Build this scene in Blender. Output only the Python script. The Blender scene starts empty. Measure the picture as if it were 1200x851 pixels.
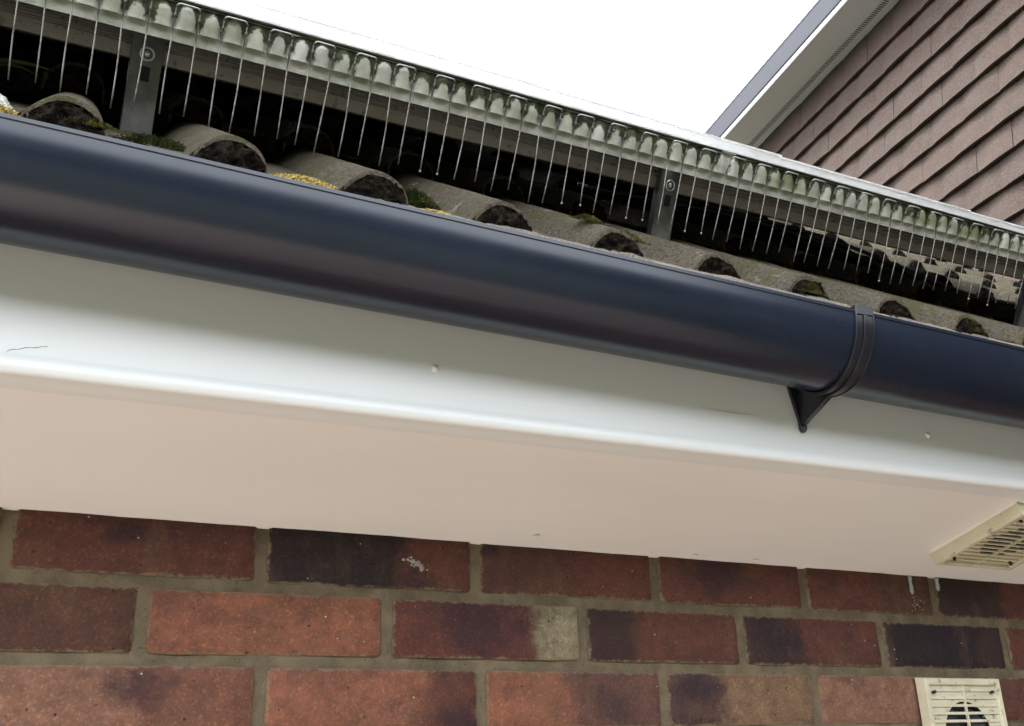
import bpy, bmesh, math, random
from mathutils import Vector, Matrix, noise
random.seed(7)
scene = bpy.context.scene
COL = scene.collection

# ---------------------------------------------------------------- camera
cam_d = bpy.data.cameras.new('camera')
cam = bpy.data.objects.new('camera', cam_d)
COL.objects.link(cam)
Rm = Matrix(((0.8905, -0.1470, -0.4306), (-0.4543, -0.3381, -0.8242), (-0.0244, 0.9295, -0.3679)))
q = Rm.to_quaternion(); q.normalize()
cam.matrix_world = Matrix.Translation((-0.1087, -0.9418, -0.1499)) @ q.to_matrix().to_4x4()
cam_d.sensor_width = 36
cam_d.lens = 1150.0 / 1200 * 36
cam_d.clip_start = 0.02
cam_d.clip_end = 2000
scene.camera = cam

# ---------------------------------------------------------------- light
SUN_EL, SUN_AZ = math.radians(52), math.radians(-28)      # azimuth from +Y towards +X
w = bpy.data.worlds.new('World'); scene.world = w; w.use_nodes = True
nt = w.node_tree
for n in list(nt.nodes): nt.nodes.remove(n)
sky = nt.nodes.new('ShaderNodeTexSky'); sky.sky_type = 'NISHITA'; sky.sun_disc = False
sky.sun_elevation = SUN_EL; sky.sun_rotation = SUN_AZ
mixs = nt.nodes.new('ShaderNodeMix'); mixs.data_type = 'RGBA'
mixs.inputs[0].default_value = 0.9                      # thick overcast in front of the blue
nt.links.new(sky.outputs[0], mixs.inputs[6])
mixs.inputs[7].default_value = (9.2, 9.6, 10.1, 1)
bg = nt.nodes.new('ShaderNodeBackground'); bg.inputs[1].default_value = 0.1
out = nt.nodes.new('ShaderNodeOutputWorld')
nt.links.new(mixs.outputs[2], bg.inputs[0]); nt.links.new(bg.outputs[0], out.inputs[0])
sd = bpy.data.lights.new('sun', 'SUN'); sd.energy = 1.1; sd.angle = math.radians(25); sd.color = (1, .97, .92)
sun = bpy.data.objects.new('sun', sd); COL.objects.link(sun)
dirv = Vector((math.sin(SUN_AZ)*math.cos(SUN_EL), math.cos(SUN_AZ)*math.cos(SUN_EL), math.sin(SUN_EL)))
sun.rotation_euler = dirv.to_track_quat('Z', 'Y').to_euler()
scene.view_settings.view_transform = 'Standard'
scene.view_settings.look = 'None'
scene.view_settings.exposure = 2.58
scene.view_settings.gamma = 1
scene.render.engine = 'CYCLES'
scene.cycles.max_bounces = 10
scene.cycles.diffuse_bounces = 6

# ---------------------------------------------------------------- helpers
def lin(r, g, b):
    f = lambda c: (c/255/12.92 if c/255 <= .04045 else ((c/255+.055)/1.055)**2.4)
    return (f(r), f(g), f(b), 1)

class MB:
    def __init__(s): s.v, s.f, s.mi = [], [], []
    def quad(s, *p, m=0):
        i = len(s.v); s.v += [tuple(x) for x in p]; s.f.append(tuple(range(i, i+len(p)))); s.mi.append(m)
    def box(s, x0, x1, y0, y1, z0, z1, m=0):
        i = len(s.v)
        s.v += [(x, y, z) for z in (z0, z1) for y in (y0, y1) for x in (x0, x1)]
        for f in ((0,2,3,1), (4,5,7,6), (0,1,5,4), (2,6,7,3), (0,4,6,2), (1,3,7,5)):
            s.f.append(tuple(i+k for k in f)); s.mi.append(m)
    def grid(s, nu, nv, fn, m=0, flip=False):
        i = len(s.v)
        for a in range(nu+1):
            for b in range(nv+1): s.v.append(tuple(fn(a/nu, b/nv)))
        for a in range(nu):
            for b in range(nv):
                k = i+a*(nv+1)+b; f = (k, k+nv+1, k+nv+2, k+1)
                s.f.append(f[::-1] if flip else f); s.mi.append(m)
    def sweep(s, prof, xs, off=lambda x: (0, 0), closed=True, caps=True, m=0):
        """profile of (y,z) points swept along X"""
        i = len(s.v); n = len(prof)
        for x in xs:
            oy, oz = off(x)
            for (y, z) in prof: s.v.append((x, y+oy, z+oz))
        for a in range(len(xs)-1):
            for b in range(n if closed else n-1):
                c = (b+1) % n
                s.f.append((i+a*n+b, i+a*n+c, i+(a+1)*n+c, i+(a+1)*n+b)); s.mi.append(m)
        if caps and closed:
            s.f.append(tuple(i+b for b in range(n))[::-1]); s.mi.append(m)
            s.f.append(tuple(i+(len(xs)-1)*n+b for b in range(n))); s.mi.append(m)
    def tube(s, pts, r, n=8, m=0, cap=True):
        pts = [Vector(p) for p in pts]; i = len(s.v)
        rr = r if isinstance(r, (list, tuple)) else [r]*len(pts)
        up = Vector((0.123, 0.9, 0.31)).normalized()
        for k, p in enumerate(pts):
            t = (pts[min(k+1, len(pts)-1)]-pts[max(k-1, 0)]).normalized()
            a = t.cross(up)
            if a.length < .05: a = t.cross(Vector((1, 0, 0)))
            a.normalize(); b = t.cross(a)
            for j in range(n):
                th = 2*math.pi*j/n; s.v.append(tuple(p+(a*math.cos(th)+b*math.sin(th))*rr[k]))
        for k in range(len(pts)-1):
            for j in range(n):
                c = (j+1) % n
                s.f.append((i+k*n+j, i+k*n+c, i+(k+1)*n+c, i+(k+1)*n+j)); s.mi.append(m)
        if cap:
            s.f.append(tuple(i+j for j in range(n))[::-1]); s.mi.append(m)
            s.f.append(tuple(i+(len(pts)-1)*n+j for j in range(n))); s.mi.append(m)
    def ball(s, c, r, n=8, m=0):
        i = len(s.v); c = Vector(c); rx, ry, rz = r if isinstance(r, (tuple, list)) else (r, r, r)
        h = n//2
        for a in range(h+1):
            for b in range(n):
                th = math.pi*a/h; ph = 2*math.pi*b/n
                s.v.append((c.x+rx*math.sin(th)*math.cos(ph), c.y+ry*math.sin(th)*math.sin(ph), c.z+rz*math.cos(th)))
        for a in range(h):
            for b in range(n):
                d = (b+1) % n
                s.f.append((i+a*n+b, i+(a+1)*n+b, i+(a+1)*n+d, i+a*n+d)); s.mi.append(m)
    def mesh(s, name, mats, smooth=False, merge=True, angle=None):
        me = bpy.data.meshes.new(name); me.from_pydata(s.v, [], s.f)
        mats = mats if isinstance(mats, (list, tuple)) else [mats]
        for mm in mats: me.materials.append(mm)
        for p, k in zip(me.polygons, s.mi): p.material_index = k
        bm = bmesh.new(); bm.from_mesh(me)
        if merge: bmesh.ops.remove_doubles(bm, verts=bm.verts, dist=1e-6)
        bmesh.ops.recalc_face_normals(bm, faces=bm.faces)
        if smooth:
            for f in bm.faces: f.smooth = True
            if angle:
                for e in bm.edges:
                    if len(e.link_faces) == 2 and e.calc_face_angle(0) > math.radians(angle): e.smooth = False
        bm.to_mesh(me); bm.free(); me.update()
        return me
    def build(s, name, mats, parent=None, loc=(0, 0, 0), **kw):
        return put(name, s.mesh(name, mats, **kw), parent, loc)

def put(name, me, parent=None, loc=(0, 0, 0)):
    o = bpy.data.objects.new(name, me); o.location = loc
    if parent: o.parent = parent
    COL.objects.link(o); return o
def thing(name, label, cat, loc=(0, 0, 0), group=None, rot=(0, 0, 0)):
    o = bpy.data.objects.new(name, None); o.empty_display_size = .05
    o.location = loc; o.rotation_euler = rot; COL.objects.link(o)
    return tag(o, label, cat, group)
def tag(o, label, cat, group=None):
    o['label'] = label; o['category'] = cat
    if group: o['group'] = group
    return o
def bevel(o, wdt, seg=2, ang=40):
    b = o.modifiers.new('bevel', 'BEVEL'); b.width = wdt; b.segments = seg; b.limit_method = 'ANGLE'; b.angle_limit = math.radians(ang)
    for p in o.data.polygons: p.use_smooth = True
    b.harden_normals = True
    return o

# ---------------------------------------------------------------- materials
class Mat:
    def __init__(s, name, base=(.5, .5, .5, 1), rough=.5, **kw):
        s.m = bpy.data.materials.new(name); s.m.use_nodes = True; s.t = s.m.node_tree
        s.b = s.t.nodes['Principled BSDF']
        s.set('Base Color', base); s.set('Roughness', rough)
        for k, v in kw.items(): s.set(k.replace('_', ' '), v)
        s.col = None; s.co = None
    def set(s, k, v):
        if isinstance(v, bpy.types.NodeSocket): s.t.links.new(v, s.b.inputs[k])
        else: s.b.inputs[k].default_value = v
    def node(s, ty, ins={}, **props):
        n = s.t.nodes.new(ty)
        for k, v in props.items(): setattr(n, k, v)
        for k, v in ins.items():
            if isinstance(v, bpy.types.NodeSocket): s.t.links.new(v, n.inputs[k])
            else: n.inputs[k].default_value = v
        return n
    def coord(s, kind='Object', scale=(1, 1, 1), rnd=False):
        tc = s.node('ShaderNodeTexCoord'); o = tc.outputs[kind]
        if kind == 'World': pass
        mp = s.node('ShaderNodeMapping', {'Vector': o, 'Scale': scale})
        v = mp.outputs[0]
        if rnd:
            oi = s.node('ShaderNodeObjectInfo')
            mul = s.node('ShaderNodeMath', {0: oi.outputs['Random'], 1: 37.0}, operation='MULTIPLY')
            ad = s.node('ShaderNodeVectorMath', {0: v, 1: mul.outputs[0]}, operation='ADD'); v = ad.outputs[0]
        return v
    def noise(s, sc, v, detail=4, rough=.55, dist=0):
        return s.node('ShaderNodeTexNoise', {'Vector': v, 'Scale': sc, 'Detail': detail, 'Roughness': rough, 'Distortion': dist}).outputs[0]
    def voro(s, sc, v, **p):
        return s.node('ShaderNodeTexVoronoi', {'Vector': v, 'Scale': sc}, **p).outputs[0]
    def ramp(s, f, a, b, inv=False):
        n = s.node('ShaderNodeMapRange', {0: f, 1: a, 2: b, 3: 1.0 if inv else 0.0, 4: 0.0 if inv else 1.0}, interpolation_type='SMOOTHSTEP')
        return n.outputs[0]
    def mix(s, f, a, b, blend='MIX'):
        n = s.node('ShaderNodeMix', {0: f, 6: a, 7: b}, data_type='RGBA', blend_type=blend); return n.outputs[2]
    def math(s, op, a, b=0.0, c=0.0):
        return s.node('ShaderNodeMath', {0: a, 1: b, 2: c}, operation=op).outputs[0]
    def bump(s, h, st=.3, d=.001, prev=None):
        ins = {'Height': h, 'Strength': st, 'Distance': d}
        if prev is not None: ins['Normal'] = prev
        n = s.node('ShaderNodeBump', ins).outputs[0]; s.set('Normal', n); return n
    def attr(s, name):
        return s.node('ShaderNodeAttribute', attribute_type='OBJECT', attribute_name=name)

# white PVC of fascia / soffit
def make_pvc(name, col, rough, dirt=.25):
    m = Mat(name, rough=rough)
    v = m.coord('Object', (1, 1, 1)); vs = m.coord('Object', (.12, 1, 1))
    n1 = m.noise(9, vs, 6); n2 = m.noise(60, vs, 3); n3 = m.noise(3, v, 5)
    c = m.mix(m.math('MULTIPLY', m.ramp(n1, .30, .95), dirt), col, (col[0]*.72, col[1]*.72, col[2]*.62, 1))
    c = m.mix(m.math('MULTIPLY', m.ramp(n3, .4, .95), dirt*.9), c, (col[0]*.8, col[1]*.76, col[2]*.7, 1))
    sp = m.voro(260, v); c = m.mix(m.math('MULTIPLY', m.ramp(sp, .02, .11, True), m.math('MULTIPLY', m.ramp(n3, .45, .7), .35)), c, (.2, .19, .17, 1))
    m.set('Base Color', c)
    m.set('Roughness', m.math('ADD', m.math('MULTIPLY', n2, .15), rough-.07))
    m.bump(n1, .12, .002)
    return m.m
M_fascia = make_pvc('white_pvc_fascia', (.74, .755, .755, 1), .32, .18)
M_soffit = make_pvc('white_pvc_soffit', (.84, .83, .82, 1), .42, .3)
M_cap = Mat('pin_cap_pvc', (.76, .76, .72, 1), .4).m
m = Mat('crack', (.25, .24, .22, 1), .8); M_crack = m.m

# black gutter plastic
m = Mat('black_gutter_pvc', rough=.3)
v = m.coord('Object', (.35, 1, 1)); v2 = m.coord()
a = m.noise(14, v, 5); b = m.noise(120, v2, 4)
gc = m.mix(m.ramp(a, .35, .75), (.008, .013, .026, 1), (.012, .019, .035, 1))
gc = m.mix(m.math('MULTIPLY', m.ramp(m.voro(42, v2), .02, .05, True), m.math('MULTIPLY', m.ramp(m.noise(9, v2, 2), .5, .56), .7)), gc, (.004, .005, .008, 1))
gc = m.mix(m.math('MULTIPLY', m.ramp(m.noise(26, m.coord('Object', (.12, 1, 1)), 6, .7), .52, .8), .30), gc, (.045, .052, .065, 1))
m.set('Base Color', gc)
dust = m.math('MULTIPLY', m.ramp(m.noise(35, v2, 6), .45, .85), .05)
sp = m.ramp(m.voro(130, v2), .02, .07, True)
m.set('Roughness', m.math('ADD', m.math('ADD', m.math('MULTIPLY', a, .10), .20), m.math('MULTIPLY', dust, .5)))
m.bump(m.math('ADD', m.noise(18, v, 2), m.math('MULTIPLY', b, .02)), .06, .002)
m.set('Specular IOR Level', .5)
M_gutter = m.m
m = Mat('black_bracket_plastic', (.008, .009, .014, 1), .33)
m.bump(m.noise(90, m.coord(), 3), .1, .0006); M_bracket = m.m

# brick
m = Mat('brick', rough=.92, Specular_IOR_Level=.2)
v = m.coord('Object', rnd=True); raw = m.coord('Object')
sep = m.node('ShaderNodeSeparateXYZ', {0: raw})
warp = m.noise(22, v, 5, .6); warp2 = m.noise(45, v, 4, .6)
c1 = m.attr('colour_a').outputs['Color']; c2 = m.attr('colour_b').outputs['Color']; spl = m.attr('split').outputs['Fac']
xw = m.math('ADD', sep.outputs[0], m.math('MULTIPLY', m.math('SUBTRACT', warp, .5), .09))
f = m.ramp(m.math('SUBTRACT', xw, spl), -.014, .014)
c = m.mix(f, c1, c2)
# fire marks / dark blob
bx = m.attr('blob_x').outputs['Fac']; bz = m.attr('blob_z').outputs['Fac']; br = m.attr('blob_r').outputs['Fac']
dx = m.math('DIVIDE', m.math('SUBTRACT', xw, bx), br)
dz = m.math('DIVIDE', m.math('SUBTRACT', m.math('ADD', sep.outputs[2], m.math('MULTIPLY', m.math('SUBTRACT', warp2, .5), .04)), bz), m.math('MULTIPLY', br, .62))
dd = m.math('SQRT', m.math('ADD', m.math('MULTIPLY', dx, dx), m.math('MULTIPLY', dz, dz)))
c = m.mix(m.math('MULTIPLY', m.ramp(m.math('ADD', dd, m.math('MULTIPLY', m.math('SUBTRACT', m.noise(120, v, 8, .8), .5), 2.0)), .15, 1.25, True), .66), c, (.018, .014, .024, 1))
c = m.mix(m.math('MULTIPLY', m.ramp(m.noise(60, v, 8, .7), .35, .70), .75), c, m.mix(.6, c, (.035, .022, .02, 1)))
c = m.mix(m.math('MULTIPLY', m.ramp(m.noise(9, m.coord('Object', (1, 1, 2.2), rnd=True), 7, .65, 1.2), .44, .66), .55), c, m.mix(.55, c, (.028, .018, .022, 1)))
c = m.mix(m.math('MULTIPLY', m.ramp(m.noise(17, m.coord('Object', (1, 1, .35), rnd=True), 6, .65), .52, .70), .40), c, (.125, .075, .045, 1))
c = m.mix(m.math('MULTIPLY', m.ramp(m.noise(11, v, 6, .7), .55, .72), .30), c, (.13, .085, .062, 1))      # dusty bloom
c = m.mix(m.math('MULTIPLY', m.ramp(m.noise(330, v, 4, .7), .50, .72), .6), c, m.mix(1.0, c, (2.3, 2.2, 2.1, 1), 'MULTIPLY'))       # sand grains
pit = m.voro(105, v, feature='F1'); pm = m.ramp(pit, .05, .16, True)
pm = m.math('MULTIPLY', pm, m.ramp(m.noise(50, v, 2), .5, .6))
c = m.mix(m.math('MULTIPLY', pm, .8), c, (.012, .01, .012, 1))
wh = m.ramp(m.voro(75, v), .03, .085, True); c = m.mix(m.math('MULTIPLY', wh, m.ramp(m.noise(30, v, 2), .56, .6)), c, (.5, .47, .43, 1))
# mortar smear near the edges of the face
ex = m.math('SUBTRACT', .106, m.math('ABSOLUTE', sep.outputs[0])); ez = m.math('SUBTRACT', .028, m.math('ABSOLUTE', sep.outputs[2]))
ed = m.math('MINIMUM', ex, ez)
ed = m.math('ADD', ed, m.math('MULTIPLY', m.math('SUBTRACT', m.noise(110, v, 6, .75), .5), .016))
c = m.mix(m.math('MULTIPLY', m.ramp(ed, -.0008, .0026, True), .85), c, (.19, .152, .098, 1))
m.set('Base Color', c)
h = m.math('ADD', m.math('MULTIPLY', m.noise(60, v, 8, .7), 1.0), m.math('MULTIPLY', m.noise(420, v, 4, .7), .35))
h = m.math('SUBTRACT', h, m.math('MULTIPLY', pm, .6))
m.bump(h, .8, .004)
M_brick = m.m

m = Mat('lower_brickwork', rough=.9); v = m.coord()
rx = m.node('ShaderNodeCombineXYZ', {0: m.node('ShaderNodeSeparateXYZ', {0: v}).outputs[0], 1: m.node('ShaderNodeSeparateXYZ', {0: v}).outputs[2], 2: 0.0}).outputs[0]
bt = m.node('ShaderNodeTexBrick', {'Vector': rx, 'Scale': 1.0, 'Color1': (.22, .085, .05, 1), 'Color2': (.15, .055, .04, 1), 'Mortar': (.12, .10, .065, 1), 'Mortar Size': .005, 'Brick Width': .225, 'Row Height': .067})
m.set('Base Color', bt.outputs[0]); M_lowbrick = m.m
m = Mat('mortar', rough=.95, Specular_IOR_Level=.2)
v = m.coord()
n1 = m.noise(25, v, 6, .6); n2 = m.noise(500, v, 5, .7)
c = m.mix(m.ramp(n1, .35, .68), (.112, .085, .055, 1), (.195, .150, .098, 1))
c = m.mix(m.math('MULTIPLY', m.ramp(n2, .4, .75), .6), c, (.18, .15, .095, 1)); c = m.mix(m.ramp(m.noise(240, v, 4, .7), .62, .74), c, (.032, .027, .018, 1))
m.set('Base Color', c); m.bump(m.math('ADD', n2, m.math('MULTIPLY', m.noise(110, v, 5), 1.2)), .8, .0022)
M_mortar = m.m

# roof tile : concrete with granules, algae and lichen
def make_tile_mat(name, base, base2, green=.5):
    m = Mat(name, rough=.93, Specular_IOR_Level=.15)
    v = m.coord('Object', rnd=True)
    n1 = m.noise(14, v, 6, .62); n2 = m.noise(600, v, 4, .75); n3 = m.noise(28, v, 7, .65)
    c = m.mix(m.ramp(n1, .35, .68), base, base2)
    c = m.mix(m.math('MULTIPLY', m.ramp(n2, .38, .7), .75), c, (.21, .185, .15, 1))
    c = m.mix(m.math('MULTIPLY', m.ramp(m.noise(300, v, 5, .7), .48, .62), .75), c, (.016, .014, .011, 1))
    c = m.mix(m.math('MULTIPLY', m.ramp(n3, .48, .64), green), c, (.062, .064, .022, 1))
    c = m.mix(m.math('MULTIPLY', m.ramp(m.noise(45, v, 5, .6), .62, .68), .6), c, (.24, .23, .17, 1))
    m.set('Base Color', c)
    m.bump(m.math('ADD', n2, m.math('MULTIPLY', n3, 1.8)), 1.0, .005)
    return m.m
M_tile = make_tile_mat('concrete_roof_tile', (.060, .044, .026, 1), (.105, .082, .052, 1), .8)
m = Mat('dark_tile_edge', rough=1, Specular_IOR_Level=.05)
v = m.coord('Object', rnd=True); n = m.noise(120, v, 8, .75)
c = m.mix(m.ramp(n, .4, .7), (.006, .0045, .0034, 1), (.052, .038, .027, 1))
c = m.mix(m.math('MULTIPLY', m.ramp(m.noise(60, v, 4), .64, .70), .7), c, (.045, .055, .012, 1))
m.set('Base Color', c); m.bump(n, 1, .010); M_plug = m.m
m = Mat('cement_bedding', rough=1)
v = m.coord(); n = m.noise(420, v, 5, .75)
c = m.mix(m.ramp(n, .35, .65), (.075, .06, .048, 1), (.21, .185, .155, 1)); c = m.mix(m.ramp(m.noise(30, v, 5), .45, .7), c, (.20, .17, .12, 1))
m.set('Base Color', c); m.bump(n, .9, .003); M_bed = m.m

def foliage(name, a, b, sc=90):
    m = Mat(name, rough=.9); v = m.coord()
    m.set('Base Color', m.mix(m.ramp(m.noise(sc, v, 4), .35, .65), a, b)); return m.m
M_moss = foliage('moss', (.020, .032, .008, 1), (.11, .13, .028, 1))
M_mossb = foliage('dry_moss', (.05, .045, .018, 1), (.20, .19, .05, 1))
M_lichen = foliage('yellow_lichen', (.20, .14, .03, 1), (.50, .38, .12, 1), 300)
M_splat = Mat('old_mortar_splat', (.34, .33, .30, 1), .9).m
M_fluff = Mat('white_fluff', (.7, .7, .68, 1), .9).m
M_weed = foliage('weed_leaf', (.07, .10, .03, 1), (.13, .16, .05, 1))

# dirty translucent spike-strip base
m = Mat('dirty_polycarbonate', rough=.38)
v = m.coord('Object'); sp = m.node('ShaderNodeSeparateXYZ', {0: v})
PITCH = .0212
fr = m.math('FRACT', m.math('ADD', m.math('DIVIDE', sp.outputs[0], PITCH), 50.0))      # 0.5 where a wire sits
dw = m.math('ABSOLUTE', m.math('SUBTRACT', fr, .5))                                   # 0 at the wire, .5 on the boss
nz = m.noise(70, v, 6, .7); nb = m.noise(150, v, 5, .7); nl = m.noise(24, m.coord('Object', rnd=True), 4, .6)
zc = m.math('DIVIDE', sp.outputs[2], .0375)
e_ = m.math('DIVIDE', m.math('SUBTRACT', 1.0, m.math('MULTIPLY', dw, 2.0)), .80)
tz = m.math('DIVIDE', m.math('MAXIMUM', m.math('SUBTRACT', zc, .46), 0.0), .40)
arch = m.math('ADD', m.math('MULTIPLY', e_, e_), m.math('MULTIPLY', tz, tz))
arch = m.math('ADD', arch, m.math('ADD', m.math('MULTIPLY', m.math('SUBTRACT', nb, .5), .9), m.math('MULTIPLY', m.math('SUBTRACT', nl, .44), 4.2)))
up = m.ramp(m.math('ADD', zc, m.math('MULTIPLY', m.math('SUBTRACT', nz, .5), 1.0)), .34, .56)
clean = m.math('MULTIPLY', m.attr('clean').outputs['Fac'], m.ramp(m.math('ABSOLUTE', m.math('SUBTRACT', sp.outputs[0], m.attr('clean_x').outputs['Fac'])), .009, .0115, True))
dirt = m.math('MULTIPLY', m.math('MULTIPLY', m.ramp(arch, .78, 1.12), up), m.math('SUBTRACT', 1.0, clean))
dirt = m.math('MULTIPLY', dirt, .93)
c = m.mix(m.ramp(m.noise(30, v, 5), .35, .65), (.38, .38, .31, 1), (.60, .59, .52, 1))
alg = m.math('MULTIPLY', m.math('MULTIPLY', m.ramp(m.noise(18, v, 6, .6), .38, .60), m.attr('algae').outputs['Fac']), m.math('SUBTRACT', 1.0, clean))
c = m.mix(m.math('MULTIPLY', alg, m.ramp(sp.outputs[2], .004, .020)), c, (.17, .18, .075, 1))
c = m.mix(dirt, c, m.mix(m.ramp(nz, .4, .6), (.005, .006, .0035, 1), (.038, .045, .016, 1)))
m.set('Base Color', c)
m.set('Transmission Weight', m.math('MULTIPLY', m.math('SUBTRACT', 1.0, dirt), .15))
m.set('Roughness', m.math('ADD', m.math('MULTIPLY', dirt, .6), .28)); m.set('IOR', 1.45); m.set('Specular IOR Level', m.math('SUBTRACT', .5, m.math('MULTIPLY', dirt, .45)))
m.bump(nz, .5, .003)
M_poly = m.m
m = Mat('clear_lip_plastic', (.8, .8, .8, 1), .25); v = m.coord('Object', (.3, 1, 1))
c = m.mix(m.math('MULTIPLY', m.ramp(m.noise(60, v, 5), .5, .75), .5), (.88, .88, .88, 1), (.50, .50, .45, 1))
m.set('Base Color', c); m.set('Transmission Weight', .42); m.set('Roughness', .35); m.set('IOR', 1.4); M_lip = m.m
m = Mat('galvanised_wire', (.52, .51, .48, 1), .42, Metallic=.55)
v = m.coord(); szv = m.node('ShaderNodeSeparateXYZ', {0: v}).outputs[2]
grime = m.math('MULTIPLY', m.ramp(m.math('ADD', szv, m.math('MULTIPLY', m.math('SUBTRACT', m.noise(90, v, 4), .5), .02)), .001, .010), m.ramp(szv, .0300, .0315, True))
c = m.mix(m.ramp(m.noise(150, v, 4), .45, .65), (.40, .39, .37, 1), (.22, .21, .18, 1))
m.set('Base Color', m.mix(m.math('MULTIPLY', grime, .9), c, (.06, .06, .045, 1))); m.set('Metallic', m.math('MULTIPLY', m.math('SUBTRACT', 1.0, grime), .5)); M_wire = m.m
m = Mat('aluminium_frame', (.8, .8, .8, 1), .3, Metallic=.6)
m.bump(m.noise(60, m.coord(), 4), .1, .001); M_alu = m.m
m = Mat('weathered_aluminium_rail', rough=.6, Metallic=.25)
v = m.coord(); vs = m.coord('Object', (.4, 1, 1))
c = m.mix(m.ramp(m.noise(12, vs, 5), .35, .65), (.33, .295, .26, 1), (.42, .385, .345, 1))
c = m.mix(m.math('MULTIPLY', m.ramp(m.noise(130, v, 6, .7), .56, .64), .7), c, (.08, .07, .05, 1))
m.set('Base Color', c); m.bump(m.noise(130, v, 5), .3, .001); M_rail = m.m
m = Mat('dark_grey_steel', rough=.5, Metallic=.3); v = m.coord()
m.set('Base Color', m.mix(m.ramp(m.noise(50, v, 5), .4, .65), (.14, .14, .14, 1), (.21, .20, .19, 1))); M_post = m.m
M_back = Mat('panel_backsheet', (.45, .48, .56, 1), .5).m
M_under = Mat('dark_underlay', (.02, .02, .028, 1), .8).m
M_glass = Mat('panel_glass', (.008, .012, .03, 1), .08).m
M_cable = Mat('black_cable', (.012, .012, .013, 1), .35).m

m = Mat('cream_vent_plastic', rough=.5); v = m.coord('Object', rnd=True)
c = m.mix(m.ramp(m.noise(20, v, 5), .35, .7), (.62, .58, .44, 1), (.52, .475, .34, 1))
c = m.mix(m.math('MULTIPLY', m.ramp(m.noise(70, v, 6, .7), .56, .66), .75), c, (.13, .11, .07, 1))
c = m.mix(m.math('MULTIPLY', m.ramp(m.voro(120, v), .03, .12, True), m.math('MULTIPLY', m.ramp(m.noise(40, v, 2), .5, .55), .8)), c, (.05, .045, .04, 1))
m.set('Base Color', c); m.bump(m.noise(150, v, 4), .2, .0008); M_vent = m.m
M_ventdark = Mat('vent_inside', (.018, .018, .022, 1), .6).m
m = Mat('vent_flap', (.05, .055, .065, 1), .35); M_flap = m.m

m = Mat('plain_clay_tile', rough=.9); v = m.coord('Object', rnd=True)
oi = m.node('ShaderNodeObjectInfo').outputs['Random']
c = m.mix(oi, (.041, .024, .016, 1), (.054, .031, .0215, 1))
c = m.mix(m.math('MULTIPLY', m.ramp(m.noise(16, v, 5, .6), .4, .7), .5), c, (.068, .048, .040, 1))
c = m.mix(m.math('MULTIPLY', m.ramp(m.noise(170, v, 5, .8), .45, .65), .7), c, (.125, .088, .068, 1))
c = m.mix(m.math('MULTIPLY', m.ramp(m.noise(150, v, 3, .7), .6, .7), .5), c, (.045, .032, .030, 1))
wh = m.ramp(m.voro(45, v), .035, .07, True); c = m.mix(m.math('MULTIPLY', wh, m.ramp(m.noise(20, v, 2), .5, .55)), c, (.3, .26, .2, 1))
m.set('Base Color', c); m.bump(m.noise(320, v, 5, .7), .5, .002); M_clay = m.m
M_clayback = Mat('dark_wall_behind_tiles', (.03, .022, .02, 1), 1).m
M_white2 = make_pvc('white_pvc_far_eaves', (.78, .79, .79, 1), .35, .12)
M_greyf = Mat('grey_fascia', (.066, .069, .082, 1), .75, Specular_IOR_Level=.15).m
m = Mat('paint_drip', (.30, .34, .33, 1), .5); M_drip = m.m

m = Mat('patio', rough=.9); v = m.coord()
c = m.mix(m.ramp(m.noise(1.2, v, 6), .35, .65), (.52, .405, .33, 1), (.60, .475, .39, 1))
bt = m.node('ShaderNodeTexBrick', {'Vector': v, 'Scale': 1.0, 'Color1': (1, 1, 1, 1), 'Color2': (.85, .85, .85, 1), 'Mortar': (.5, .5, .5, 1), 'Mortar Size': .01, 'Brick Width': .6, 'Row Height': .6})
m.set('Base Color', m.mix(1.0, c, bt.outputs[0], 'MULTIPLY')); M_patio = m.m
m = Mat('gravelly_ground', rough=1); v = m.coord()
m.set('Base Color', m.mix(m.ramp(m.noise(3, v, 8), .35, .65), (.06, .066, .045, 1), (.10, .10, .075, 1))); M_ground = m.m
M_hedge = foliage('hedge_leaves', (.012, .022, .010, 1), (.045, .065, .028, 1), 6)

# ================================================================ SETTING
GZ = -2.2
g = MB(); g.grid(40, 40, lambda a, b: ((a-.5)*900, (b-.5)*900, GZ)); o = g.build('ground', M_ground); o['kind'] = 'structure'
g = MB(); g.grid(10, 10, lambda a, b: (-8+a*10.2, -1.75+b*1.75, GZ+.004)); o = g.build('patio', M_patio); o['kind'] = 'structure'
# tall leafy screen across the garden, behind the viewpoint (seen mirrored in the gutter)
def hedge_fn(a, b):
    x = -26+a*52; z = GZ+b*(4.5+.7*noise.noise((x*.35, 3, 0)))
    d = .7*noise.noise((x*.6, z*.6, 1))+.35*noise.noise((x*1.9, z*1.9, 4))+.18*noise.noise((x*5, z*5, 9))
    return (x, -9.3+d+.5*b*b, z+.35*noise.noise((x*1.7, 7, z)))
g = MB(); g.grid(220, 44, hedge_fn)
g.grid(220, 6, lambda a, b: (hedge_fn(a, 1)[0], hedge_fn(a, 1)[1]-b*2.5, hedge_fn(a, 1)[2]-b*b*4.5))
o = g.build('hedge', M_hedge); o['kind'] = 'stuff'; o['label'] = 'tall dark green hedge across the garden'

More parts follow.
